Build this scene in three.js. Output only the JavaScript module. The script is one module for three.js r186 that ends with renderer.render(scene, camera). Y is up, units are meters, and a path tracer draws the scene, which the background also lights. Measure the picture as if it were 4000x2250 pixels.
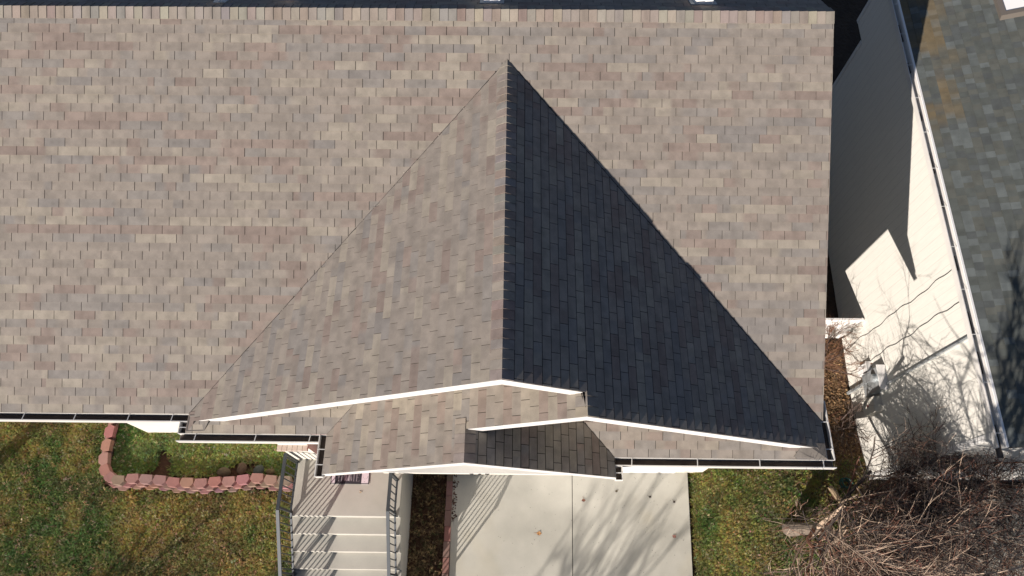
import * as THREE from 'three';
import { RoundedBoxGeometry } from 'three/addons/geometries/RoundedBoxGeometry.js';
import { mergeGeometries } from 'three/addons/utils/BufferGeometryUtils.js';

// ---------------------------------------------------------------- camera, sky, sun, exposure
const GY = 4.1;                       // heights below are written relative to the eaves; the driveway lies at y = 0
const scene = new THREE.Scene();
const camera = new THREE.PerspectiveCamera(45.62, 16 / 9, 0.1, 800);
{
  const th = 24.269 * Math.PI / 180, ps = -0.781 * Math.PI / 180, ro = 0.171 * Math.PI / 180;
  const R = new THREE.Vector3(Math.cos(ps), 0, Math.sin(ps)), Zp = new THREE.Vector3(-Math.sin(ps), 0, Math.cos(ps));
  const F = new THREE.Vector3(0, -Math.cos(th), 0).addScaledVector(Zp, -Math.sin(th));
  const U = new THREE.Vector3(0, Math.sin(th), 0).addScaledVector(Zp, -Math.cos(th));
  const right = R.clone().multiplyScalar(Math.cos(ro)).addScaledVector(U, -Math.sin(ro));
  const up = R.clone().multiplyScalar(Math.sin(ro)).addScaledVector(U, Math.cos(ro));
  camera.quaternion.setFromRotationMatrix(new THREE.Matrix4().makeBasis(right, up, F.clone().negate()));
  camera.position.set(0.153, 10.064 + GY, 2.431);
}
const SUN_E = 16.2 * Math.PI / 180, SUN_A = 53.5 * Math.PI / 180;
const sunDir = new THREE.Vector3(-Math.cos(SUN_A) * Math.cos(SUN_E), Math.sin(SUN_E), Math.sin(SUN_A) * Math.cos(SUN_E));
{ // clear winter sky: pale at the horizon, deeper overhead, a little brighter towards the sun; the same all round
  const w = 256, h = 128, d = new Float32Array(w * h * 4), hz = [0.195, 0.25, 0.34], ze = [0.018, 0.035, 0.08];
  for (let j = 0; j < h; j++) for (let i = 0; i < w; i++) {
    const el = ((j + 0.5) / h - 0.5) * Math.PI, az = ((i + 0.5) / w - 0.5) * 2 * Math.PI, v = new THREE.Vector3(Math.cos(el) * Math.cos(az), Math.sin(el), Math.cos(el) * Math.sin(az));
    const t = Math.pow(Math.max(0, Math.sin(el)), 0.6), a = Math.max(0, v.dot(sunDir)), glow = 0.25 * Math.pow(a, 6) + 0.5 * Math.pow(a, 60), k = (j * w + i) * 4;
    for (let q = 0; q < 3; q++) d[k + q] = el < 0 ? [0.06, 0.055, 0.05][q] : (hz[q] + (ze[q] - hz[q]) * t) + glow * [0.26, 0.23, 0.19][q];
    d[k + 3] = 1;
  }
  const t = new THREE.DataTexture(d, w, h, THREE.RGBAFormat, THREE.FloatType); t.mapping = THREE.EquirectangularReflectionMapping; t.magFilter = THREE.LinearFilter; t.needsUpdate = true;
  scene.background = t; scene.environment = t;
}
const sun = new THREE.DirectionalLight(0xfff4ea, 5);
sun.position.copy(sunDir).multiplyScalar(40); sun.target.position.set(0, 0, 0);
sun.castShadow = true; sun.shadow.radius = 0.6; sun.shadow.mapSize.set(4096, 4096);
Object.assign(sun.shadow.camera, { left: -20, right: 20, top: 20, bottom: -20, near: 1, far: 90 });
scene.add(sun, sun.target);
const renderer = new THREE.WebGLRenderer({ antialias: true });
renderer.toneMapping = THREE.LinearToneMapping; renderer.toneMappingExposure = 1.7;
renderer.shadowMap.enabled = true; renderer.setSize(1024, 576);

// ---------------------------------------------------------------- random numbers and noise
function rng(seed) { let s = seed >>> 0; return () => { s = (s + 0x6D2B79F5) | 0; let t = Math.imul(s ^ (s >>> 15), 1 | s); t = (t + Math.imul(t ^ (t >>> 7), 61 | t)) ^ t; return ((t ^ (t >>> 14)) >>> 0) / 4294967296; }; }
const V3 = (x, y, z) => new THREE.Vector3(x, y, z);
const lerp = (a, b, t) => a + (b - a) * t, clamp = (x, a = 0, b = 1) => Math.min(b, Math.max(a, x));
const sstep = (a, b, x) => { const t = clamp((x - a) / (b - a)); return t * t * (3 - 2 * t); };
const mixc = (a, b, t) => [lerp(a[0], b[0], t), lerp(a[1], b[1], t), lerp(a[2], b[2], t)];
function hash2(x, y, s) { let h = Math.imul(x | 0, 374761393) ^ Math.imul(y | 0, 668265263) ^ Math.imul(s | 0, 2147483647 ^ 0x5bd1e995); h = Math.imul(h ^ (h >>> 13), 1274126177); return ((h ^ (h >>> 16)) >>> 0) / 4294967296; }
function vnoise(x, y, s = 1, per = 0) {
  const xi = Math.floor(x), yi = Math.floor(y), fx = x - xi, fy = y - yi, u = fx * fx * (3 - 2 * fx), v = fy * fy * (3 - 2 * fy);
  const m = (a) => per ? ((a % per) + per) % per : a;
  const a = hash2(m(xi), m(yi), s), b = hash2(m(xi + 1), m(yi), s), c = hash2(m(xi), m(yi + 1), s), d = hash2(m(xi + 1), m(yi + 1), s);
  return lerp(lerp(a, b, u), lerp(c, d, u), v);
}
function fbm(x, y, oct, s = 1, per = 0) { let a = 0, w = 0.5, n = 0; for (let i = 0; i < oct; i++) { a += w * vnoise(x, y, s + i, per); n += w; x *= 2; y *= 2; per *= 2; w *= 0.5; } return a / n; }
const toS = (c) => { c = clamp(c); return c <= 0.0031308 ? c * 12.92 : 1.055 * Math.pow(c, 1 / 2.4) - 0.055; };
function texture(n, size, fn, srgb = true) {              // fn(u, v) -> linear rgb; size in metres per repeat (uv are in metres)
  const d = new Uint8Array(n * n * 4);
  for (let j = 0; j < n; j++) for (let i = 0; i < n; i++) {
    const c = fn(i / n, j / n), k = (j * n + i) * 4;
    for (let q = 0; q < 3; q++) d[k + q] = Math.round(255 * (srgb ? toS(c[q]) : clamp(c[q])));
    d[k + 3] = 255;
  }
  const t = new THREE.DataTexture(d, n, n); t.magFilter = THREE.LinearFilter; t.minFilter = THREE.LinearMipmapLinearFilter; t.generateMipmaps = true;
  t.wrapS = t.wrapT = THREE.RepeatWrapping; t.repeat.set(1 / size, 1 / size); if (srgb) t.colorSpace = THREE.SRGBColorSpace; t.needsUpdate = true; return t;
}
const g1 = (v) => [v, v, v];
const texGranule = texture(512, 0.9, (u, v) => { const r = hash2(u * 512, v * 512, 3), f = fbm(u * 9, v * 9, 4, 11, 9); return g1(0.62 + 0.42 * f + 0.26 * (r - 0.5)); });
const bumpGranule = texture(256, 0.25, (u, v) => g1(hash2(u * 256, v * 256, 5)), false);
const texPlain = texture(512, 2.2, (u, v) => g1(0.86 + 0.2 * (fbm(u * 6, v * 6, 5, 21, 6) - 0.5) + 0.05 * (hash2(u * 512, v * 512, 8) - 0.5)));
const texConcrete = texture(1024, 4.7, (u, v) => {
  const f = fbm(u * 5, v * 5, 6, 31, 5), g = fbm(u * 18, v * 18, 4, 37, 18), r = hash2(u * 1024, v * 1024, 9);
  let c = 0.82 + 0.4 * (f - 0.5) + 0.14 * (g - 0.5) + 0.05 * (r - 0.5);
  const st = sstep(0.66, 0.8, fbm(u * 3 + 9, v * 3, 4, 43, 3)) * 0.07; if (r > 0.99935) c *= 0.55;
  return [c - st * 0.4, c - st * 0.7, c - st * 1.3];
});
const texSoil = texture(512, 1.3, (u, v) => { const f = fbm(u * 8, v * 8, 6, 51, 8), r = hash2(u * 512, v * 512, 4); return mixc([0.35, 0.3, 0.28], [1, 0.92, 0.8], clamp(f * 0.8 + 0.4 * (r - 0.4))); });
const bumpSoil = texture(512, 1.3, (u, v) => g1(fbm(u * 20, v * 20, 5, 61, 20)), false);
const texBark = texture(256, 0.3, (u, v) => g1(0.55 + 0.6 * fbm(u * 20, v * 6, 4, 71, 0)));
const texSiding = texture(512, 1.2, (u, v) => { const g = Math.abs(((u * 6) % 1) - 0.5) > 0.48 ? 0.8 : 1; return g1(g * (0.93 + 0.1 * (fbm(u * 40, v * 5, 4, 81, 0) - 0.5))); });
const texStain = (() => 0)();

// ---------------------------------------------------------------- materials
const mat = (o) => new THREE.MeshStandardMaterial(Object.assign({ roughness: 0.85, metalness: 0, side: THREE.DoubleSide }, o));
const lin = (r, g, b) => new THREE.Color().setRGB(r, g, b);
const M = {
  shingle: mat({ vertexColors: true, map: texGranule, bumpMap: bumpGranule, bumpScale: 0.0012, roughness: 0.95 }),
  slate: mat({ vertexColors: true, map: texGranule, bumpMap: bumpGranule, bumpScale: 0.0012, roughness: 0.9 }),
  deck: mat({ color: lin(0.022, 0.021, 0.02), roughness: 1 }),
  white: mat({ color: lin(0.78, 0.77, 0.74), map: texPlain, roughness: 0.5 }),
  wall: mat({ color: lin(0.72, 0.69, 0.6), map: texPlain, roughness: 0.9 }),
  neighbourWall: mat({ color: lin(0.74, 0.72, 0.655), map: texSiding, roughness: 0.85 }),
  gutter: mat({ color: lin(0.74, 0.72, 0.68), map: texPlain, roughness: 0.4 }),
  grime: mat({ color: lin(0.1, 0.085, 0.078), map: texSoil, roughness: 1 }),
  concrete: mat({ color: lin(0.555, 0.54, 0.47), map: texConcrete, roughness: 0.9 }),
  stair: mat({ color: lin(0.51, 0.492, 0.433), map: texConcrete, roughness: 0.85 }),
  rail: mat({ color: lin(0.05, 0.058, 0.066), roughness: 0.55, metalness: 0.3 }),
  door: mat({ color: lin(0.32, 0.015, 0.025), roughness: 0.4 }),
  soil: mat({ color: lin(0.06, 0.043, 0.03), map: texSoil, bumpMap: bumpSoil, bumpScale: 0.03, roughness: 1 }),
  lawnSoil: mat({ color: lin(0.06, 0.055, 0.024), map: texSoil, bumpMap: bumpSoil, bumpScale: 0.03, roughness: 1 }),
  bed: mat({ color: lin(0.10, 0.052, 0.034), map: texSoil, bumpMap: bumpSoil, bumpScale: 0.03, roughness: 1 }),
  block: mat({ vertexColors: true, map: texPlain, bumpMap: bumpSoil, bumpScale: 0.003, roughness: 0.95 }),
  bark: mat({ color: lin(0.17, 0.135, 0.105), map: texBark, roughness: 0.95 }),
  twig: mat({ color: lin(0.085, 0.06, 0.05), roughness: 0.9 }),
  branch: mat({ vertexColors: true, roughness: 0.9 }),
  twigPale: mat({ color: lin(0.092, 0.066, 0.052), roughness: 0.9 }),
  twigRed: mat({ color: lin(0.14, 0.066, 0.036), roughness: 0.9 }),
  metal: mat({ color: lin(0.42, 0.45, 0.46), roughness: 0.45, metalness: 0.5 }),
  black: mat({ color: lin(0.02, 0.02, 0.022), roughness: 0.7 }),
  vinyl: mat({ color: lin(0.8, 0.79, 0.77), roughness: 0.5 }),
};

// ---------------------------------------------------------------- building helpers
const bases = new WeakMap(), taken = new Map();
function numbered(n) { const k = taken.get(n) || 0; taken.set(n, k + 1); return k ? n + '_' + String(k).padStart(3, '0') : n; }
function thing(name, label, category, [x, y, z], group, kind) {
  const o = new THREE.Group(); o.name = numbered(name); o.position.set(x, y + GY, z); o.userData = kind ? { kind, label, category } : { label, category };
  if (group) o.userData.group = group; scene.add(o); bases.set(o, V3(x, y, z)); return o;
}
function place(geo, name, material, parent, extra) {      // geo is in eave-relative scene coordinates
  const b = parent && parent !== scene ? bases.get(parent) : V3(0, -GY, 0);
  geo.translate(-b.x, -b.y, -b.z);
  const m = new THREE.Mesh(geo, material); m.name = parent && parent !== scene ? name : numbered(name); m.castShadow = m.receiveShadow = true;
  if (extra) m.userData = extra; (parent || scene).add(m); bases.set(m, b); return m;
}
class GB {                                                // collects polygons; every vertex may carry a colour
  constructor() { this.p = []; this.c = []; this.u = []; }
  tri(a, b, c, ca, cb, cc, ua, ub, uc) { this.p.push(a.x, a.y, a.z, b.x, b.y, b.z, c.x, c.y, c.z); if (ca) this.c.push(...ca, ...(cb || ca), ...(cc || ca)); if (ua) this.u.push(...ua, ...ub, ...uc); else this.u.push(a.x + a.y * 0.3, a.z + a.y, b.x + b.y * 0.3, b.z + b.y, c.x + c.y * 0.3, c.z + c.y); return this; }
  quad(a, b, c, d, col) { return this.tri(a, b, c, col).tri(a, c, d, col); }
  prism(top, bot, col) {                                  // two matching loops, top first seen counter-clockwise from outside
    for (let i = 1; i + 1 < top.length; i++) { this.tri(top[0], top[i], top[i + 1], col); this.tri(bot[0], bot[i + 1], bot[i], col); }
    for (let i = 0; i < top.length; i++) { const j = (i + 1) % top.length; this.quad(top[i], bot[i], bot[j], top[j], col); } return this;
  }
  box(x0, x1, y0, y1, z0, z1, col) { const t = [V3(x0, y1, z0), V3(x0, y1, z1), V3(x1, y1, z1), V3(x1, y1, z0)]; return this.prism(t, t.map((v) => V3(v.x, y0, v.z)), col); }
  bar(a, b, w, h, col) {                                  // a straight bar of section w x h
    const d = b.clone().sub(a).normalize(), s = Math.abs(d.y) > 0.95 ? V3(1, 0, 0) : V3(-d.z, 0, d.x).normalize(), n = s.clone().cross(d).normalize();
    const q = (p) => [[-1, -1], [1, -1], [1, 1], [-1, 1]].map(([i, j]) => p.clone().addScaledVector(s, i * w / 2).addScaledVector(n, j * h / 2));
    return this.prism(q(a), q(b), col);
  }
  tube(pts, rads, sides, col) {
    let prev = null, n0 = V3(0.31, 0.2, 0.93);
    for (let i = 0; i < pts.length; i++) {
      const d = pts[Math.min(i + 1, pts.length - 1)].clone().sub(pts[Math.max(i - 1, 0)]).normalize();
      const s = n0.clone().addScaledVector(d, -n0.dot(d)).normalize(), t = d.clone().cross(s), ring = [];
      for (let k = 0; k < sides; k++) { const a = k / sides * Math.PI * 2; ring.push(pts[i].clone().addScaledVector(s, Math.cos(a) * rads[i]).addScaledVector(t, Math.sin(a) * rads[i])); }
      if (prev) for (let k = 0; k < sides; k++) { const j = (k + 1) % sides; this.quad(prev[k], prev[j], ring[j], ring[k], col); }
      prev = ring;
    } return this;
  }
  geo(smooth) {
    const g = new THREE.BufferGeometry(); g.setAttribute('position', new THREE.Float32BufferAttribute(this.p, 3)); g.setAttribute('uv', new THREE.Float32BufferAttribute(this.u, 2));
    if (this.c.length) g.setAttribute('color', new THREE.Float32BufferAttribute(this.c, 3)); g.computeVertexNormals(); return g;
  }
  build(name, m, parent, extra) { return place(this.geo(), name, m, parent, extra); }
}
const box = (x0, x1, y0, y1, z0, z1) => new GB().box(x0, x1, y0, y1, z0, z1);
function rbox(x0, x1, y0, y1, z0, z1, r, name, m, parent, extra) {
  const g = new RoundedBoxGeometry(x1 - x0, y1 - y0, z1 - z0, 2, r); g.translate((x0 + x1) / 2, (y0 + y1) / 2, (z0 + z1) / 2);
  const p = g.attributes.position, u = g.attributes.uv; for (let i = 0; i < p.count; i++) u.setXY(i, p.getX(i) + p.getY(i) * 0.3, p.getZ(i) + p.getY(i)); return place(g, name, m, parent, extra);
}
function clip(poly, a, b, c) {                            // keeps a*u + b*v + c >= 0
  const out = []; for (let i = 0; i < poly.length; i++) {
    const p = poly[i], q = poly[(i + 1) % poly.length], dp = a * p[0] + b * p[1] + c, dq = a * q[0] + b * q[1] + c;
    if (dp >= 0) out.push(p); if ((dp > 0 && dq < 0) || (dp < 0 && dq > 0)) { const t = dp / (dp - dq); out.push([lerp(p[0], q[0], t), lerp(p[1], q[1], t)]); }
  } return out;
}
const area2 = (P) => { let s = 0; for (let i = 0; i < P.length; i++) { const q = P[(i + 1) % P.length]; s += P[i][0] * q[1] - q[0] * P[i][1]; } return s / 2; };
camera.updateMatrixWorld(true);
const viewProj = new THREE.Matrix4().multiplyMatrices(camera.projectionMatrix, camera.matrixWorldInverse);
function seenArea(pts) { const q = pts.map((p) => V3(p.x, p.y + GY, p.z).applyMatrix4(viewProj)); if (q.some((v) => Math.abs(v.x) > 1 || Math.abs(v.y) > 1)) return 0; return Math.abs(area2(q.map((v) => [v.x * 512, v.y * 288]))); }

// ---------------------------------------------------------------- shingled slopes
// a slope: origin O at its eave, u along the eave, v up the slope; keep = lists of half planes [a, b, c] (every list is one convex piece)
const CA = Math.cos(Math.atan(0.5)), SA = Math.sin(Math.atan(0.5));
const roofShingles = [];
const palette = [[0.295, 0.268, 0.236], [0.278, 0.254, 0.226], [0.33, 0.303, 0.257], [0.266, 0.252, 0.234], [0.282, 0.236, 0.208], [0.255, 0.212, 0.188], [0.242, 0.231, 0.219], [0.345, 0.318, 0.27]].map(([a, b, c]) => [a * 0.92, b * 0.885, c * 0.855]);
const weight = [0.24, 0.46, 0.58, 0.72, 0.82, 0.9, 0.96, 1];
function pickTone(r) { const x = r(); return palette[weight.findIndex((w) => x <= w)]; }
function shingleSlope(slope, o) {
  const { O, U, V, N } = slope, r = rng(o.seed), at = (u, v, h) => O.clone().addScaledVector(U, u).addScaledVector(V, v).addScaledVector(N, h);
  const e = o.course || 0.127, tab = o.tab || 0.305, slot = o.slot ?? 0.008, cgap = o.cgap ?? 0.0008, hi = o.thick || 0.0085, list = [];
  for (let i = 0; i * e < o.v1 - 0.001; i++) {
    const v0 = i * e, v1 = Math.min((i + 1) * e, o.v1); let carry = pickTone(r), u = o.u0 - tab + ((i * tab / 3 + (o.shift || 0) + 0.012 * (r() - 0.5)) % tab);
    const waver = Math.max(0, 0.003 * (r() - 0.5) + cgap);
    while (u < o.u1) {
      const w = o.widths ? o.widths(r) : tab, a = u + slot / 2 + 0.0015 * (r() - 0.5), b = u + w - slot / 2;
      let stops; if (o.tone) { const c = o.tone(r), m = (x) => o.stain ? o.stain(c, x, v0) : c; stops = [[a, m(a)], [(a + b) / 2, m((a + b) / 2)], [b, m(b)]]; } else {
        const c1 = r() < 0.48 ? carry : pickTone(r), j = 1 + 0.1 * (r() - 0.5), k1 = c1.map((x) => x * j);
        if (r() < 0.38) { const c2 = pickTone(r), k2 = mixc(k1, c2.map((x) => x * j), 0.8), s = lerp(a, b, 0.2 + 0.6 * r()), d = 0.008 + 0.05 * r(); stops = [[a, k1], [Math.max(a + 0.001, s - d), k1], [Math.min(b - 0.001, s + d), k2], [b, k2]]; carry = c2; } else { stops = [[a, k1], [b, k1]]; carry = c1; }
      }
      const rect = [[a, v0 + waver], [b, v0 + waver], [b, v1 + 0.001], [a, v1 + 0.001]];
      for (const planes of o.keep(u + w / 2, (v0 + v1) / 2)) {
        let P = rect; for (const [x, y, c] of planes) P = clip(P, x, y, c);
        if (P.length < 3 || Math.abs(area2(P)) < 0.0001) continue;
        const lift = hi + 0.0015 * r(), low = lift - 0.8 * hi, h = (q) => lerp(lift, low, clamp((q[1] - v0) / e)), gb = new GB(), P3 = P.map((q) => at(q[0], q[1], h(q)));
        const colAt = (x) => { for (let k = 0; k + 1 < stops.length; k++) if (x <= stops[k + 1][0] || k + 2 === stops.length) return mixc(stops[k][1], stops[k + 1][1], clamp((x - stops[k][0]) / Math.max(1e-6, stops[k + 1][0] - stops[k][0]))); };
        for (let k = 0; k + 1 < stops.length; k++) {
          let S = clip(clip(P, 1, 0, -stops[k][0] + (k ? 0 : 1)), -1, 0, stops[k + 1][0] + (k + 2 === stops.length ? 1 : 0)); if (S.length < 3) continue;
          const Q = S.map((q) => at(q[0], q[1], h(q))), uv = S.map((q) => [q[0] + slope.id * 0.37, q[1]]), cc = S.map((q) => colAt(q[0]));
          for (let t = 1; t + 1 < Q.length; t++) gb.tri(Q[0], Q[t], Q[t + 1], cc[0], cc[t], cc[t + 1], uv[0], uv[t], uv[t + 1]);
        }
        for (let k = 0; k < P.length; k++) { const q = P[k], n = P[(k + 1) % P.length], A = at(q[0], q[1], -0.002), B = at(n[0], n[1], -0.002); gb.quad(P3[k], A, B, P3[(k + 1) % P.length], colAt(q[0])); }
        list.push({ gb, see: seenArea(P3) });
      }
      u += w;
    }
  }
  return list;
}
function deckPoly(pts, thick) { const top = pts, N = pts[1].clone().sub(pts[0]).cross(pts[2].clone().sub(pts[0])).normalize(); if (N.y < 0) { N.negate(); top.reverse(); } return new GB().prism(top, top.map((p) => p.clone().addScaledVector(N, -thick))); }

// ================================================================= GROUND
const groundGeo = (x0, x1, z0, z1, nx, nz, h) => {
  const g = new THREE.PlaneGeometry(x1 - x0, z1 - z0, nx, nz); g.rotateX(-Math.PI / 2); g.translate((x0 + x1) / 2, 0, (z0 + z1) / 2);
  const p = g.attributes.position, u = g.attributes.uv; for (let i = 0; i < p.count; i++) { const x = p.getX(i), z = p.getZ(i); p.setY(i, h(x, z)); u.setXY(i, x, z); } g.computeVertexNormals(); return g;
};
const bump2 = (x, z) => 0.05 * (fbm(x * 1.3 + 40, z * 1.3 + 40, 3, 91) - 0.5) + 0.02 * (fbm(x * 6 + 40, z * 6 + 40, 2, 93) - 0.5);
const hLawn = (x, z) => lerp(-3.24, -4.06, sstep(0.9, 6.5, z)) + 0.1 * sstep(-7.5, -10, x) * sstep(2, 0, z) + bump2(x, z);
const hBed = (x, z) => -3.1 + 0.6 * bump2(x, z);
const hSide = (x, z) => -4.1 - 0.12 * sstep(3.85 - 0.04 * z, 3.68 - 0.04 * z, x) - 0.4 * sstep(5.2, 7.2, x) * sstep(1.4, -1.2, z) + 0.6 * bump2(x, z);
place(groundGeo(-200, 200, -200, 200, 4, 4, () => -4.62), 'ground', M.soil, scene, { kind: 'structure', label: 'bare brown earth spreading out around both houses', category: 'ground' });
place(groundGeo(-15, -3.85, -1.2, 9.5, 110, 106, hLawn), 'lawn', M.lawnSoil, scene, { kind: 'structure', label: 'patchy winter lawn left of the entry stairs', category: 'lawn' });
place(groundGeo(-7.5, -3.85, -0.7, 0.6, 40, 16, hBed), 'planting_bed', M.bed, scene, { kind: 'structure', label: 'raised bed of reddish soil behind the curved block wall', category: 'bed' });
place(groundGeo(3.25, 11.5, -10.5, 9, 90, 150, hSide), 'side_yard', M.soil, scene, { kind: 'structure', label: 'leaf strewn side yard and lawn between the two houses', category: 'yard' });
place(groundGeo(-1.95, -1.05, -0.2, 6, 12, 40, (x, z) => -4.12 + 0.5 * bump2(x, z)), 'planting_strip', M.bed, scene, { kind: 'structure', label: 'narrow dark soil strip between stairs and driveway', category: 'soil' });

// driveway: two slabs with a real joint between them
const driveway = thing('driveway', 'pale concrete driveway with one long joint in front of the garage', 'driveway', [1.3, -4.1, 1.2], null, 'structure');
{
  const slab = (xa0, xa1, xb0, xb1) => { const t = [V3(xa0, -4.1, 0.0), V3(xb0, -4.1, 9), V3(xb1, -4.1, 9), V3(xa1, -4.1, 0.0)]; return new GB().prism(t, t.map((p) => V3(p.x, -4.3, p.z))); };
  slab(-1.09, 1.322, -0.98, 1.15).build('concrete_slab', M.concrete, driveway);
  slab(1.336, 3.66, 1.164, 3.29).build('concrete_slab', M.concrete, driveway);
  new GB().prism([V3(1.31, -4.13, 0.0), V3(1.14, -4.13, 9), V3(1.175, -4.13, 9), V3(1.35, -4.13, 0.0)], [V3(1.31, -4.2, 0.0), V3(1.14, -4.2, 9), V3(1.175, -4.2, 9), V3(1.35, -4.2, 0.0)]).build('joint_filler', M.black, driveway);
}
place(groundGeo(8.4, 16, 0.35, 9, 2, 2, () => -4.06), 'neighbour_pavement', M.concrete, scene, { kind: 'structure', label: 'grey concrete paving under the far side of the bare tree', category: 'pavement' });

// ================================================================= HOUSE
const W = 4.691, L = 5.327, ZA = 0.12, ZB = 0.418, ZC = 0.854, XB = 1.043, XC = -0.498, ZPL = 0.284, ZPR = 0.572, XR = 4.72, XL = -10.6;
const XCL = 2 * XB - W, XCR = 2 * XC - 2 * XB + W, HB = (W - XB) / 2, HC = (XC - XCL) / 2;
const house = thing('house', 'low house with blended tan and brown shingle roof and stepped white gables', 'house', [-2, -4.1, -4]);
const roofPart = (name, pts, label) => { const m = deckPoly(pts, 0.03).build(name, M.deck, house); if (label) m.userData.label = label; return m; };
const drop = 0.004;
const P = (x, y, z) => V3(x, y - drop, z);
const mainFront = roofPart('front_roof_slope', [P(XL, 0, 0), P(-W, 0, 0), P(0, W / 2, -W), P(W, 0, 0), P(XR, 0, 0), P(XR, L / 2, -L), P(XL, L / 2, -L)].slice(0, 2).concat([P(0, W / 2, -W), P(0, L / 2, -L), P(XL, L / 2, -L)]));
deckPoly([P(0, W / 2, -W), P(W, 0, 0), P(XR, 0, 0), P(XR, L / 2, -L), P(0, L / 2, -L)], 0.03).build('roof_deck', M.deck, mainFront);
const mainBack = roofPart('back_roof_slope', [P(XL, 0, -2 * L), P(XL, L / 2, -L), P(XR, L / 2, -L), P(XR, 0, -2 * L)], 'shaded back slope seen as a dark strip');
const gableLeft = roofPart('gable_left_slope', [P(-W, 0, 0), P(-W, 0, ZPL), P(-W + ZPL - ZA, (ZPL - ZA) / 2, ZA), P(0, W / 2, ZA), P(0, W / 2, -W)]);
const gableRight = roofPart('gable_right_slope', [P(0, W / 2, -W), P(0, W / 2, ZA), P(XB, HB, ZA), P(XB, HB, ZB), P(W - ZPR + ZB, (ZPR - ZB) / 2, ZB), P(W, 0, ZPR), P(W, 0, 0)], 'shaded right slope of the large gable');
const lowLeft = roofPart('porch_left_slope', [P(XB, HB, -0.12), P(XB, HB, ZB), P(XC, HC, ZB), P(XC, HC, ZC), P(XCL, 0, ZC), P(XCL, 0, ZPL), P(XCL + 0.404, 0.202, -0.12)].slice(3).concat([P(XC, HC, -0.12)]));
deckPoly([P(XB, HB, -0.12), P(XB, HB, ZB), P(XC, HC, ZB), P(XC, HC, -0.12)], 0.03).build('roof_deck', M.deck, lowLeft);
const lowRight = roofPart('porch_right_slope', [P(XC, HC, 0.1), P(XC, HC, ZC), P(XCR, 0, ZC), P(XCR, 0, ZPR), P(XCR - 0.472, 0.236, 0.1)]);
const skirtLeft = roofPart('left_skirt_roof', [P(-W, 0, ZPL), P(XCL, 0, ZPL), P(XCL + 0.404, 0.202, -0.12), P(-W + 0.404, 0.202, -0.12)]);
const skirtRight = roofPart('right_skirt_roof', [P(XCR, 0, ZPR), P(W, 0, ZPR), P(W - 0.472, 0.236, 0.1), P(XCR - 0.472, 0.236, 0.1)]);

const UX = V3(1, 0, 0), UZ = V3(0, 0, 1), NF = V3(0, CA, SA), VF = V3(0, SA, -CA);
const SL = {
  front: { id: 1, O: V3(0, 0, 0), U: UX, V: VF, N: NF },
  back: { id: 2, O: V3(0, 0, -2 * L), U: UX, V: V3(0, SA, CA), N: V3(0, CA, -SA) },
  gl: { id: 3, O: V3(-W, 0, 0), U: UZ, V: V3(CA, SA, 0), N: V3(-SA, CA, 0) },
  gr: { id: 4, O: V3(W, 0, 0), U: UZ, V: V3(-CA, SA, 0), N: V3(SA, CA, 0) },
  ll: { id: 5, O: V3(XCL, 0, 0), U: UZ, V: V3(CA, SA, 0), N: V3(-SA, CA, 0) },
  lr: { id: 6, O: V3(XCR, 0, 0), U: UZ, V: V3(-CA, SA, 0), N: V3(SA, CA, 0) },
  sl: { id: 7, O: V3(0, 0, ZPL), U: UX, V: VF, N: NF },
  sr: { id: 8, O: V3(0, 0, ZPR), U: UX, V: VF, N: NF },
};
const sl = L / CA, g = 0.007;
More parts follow.
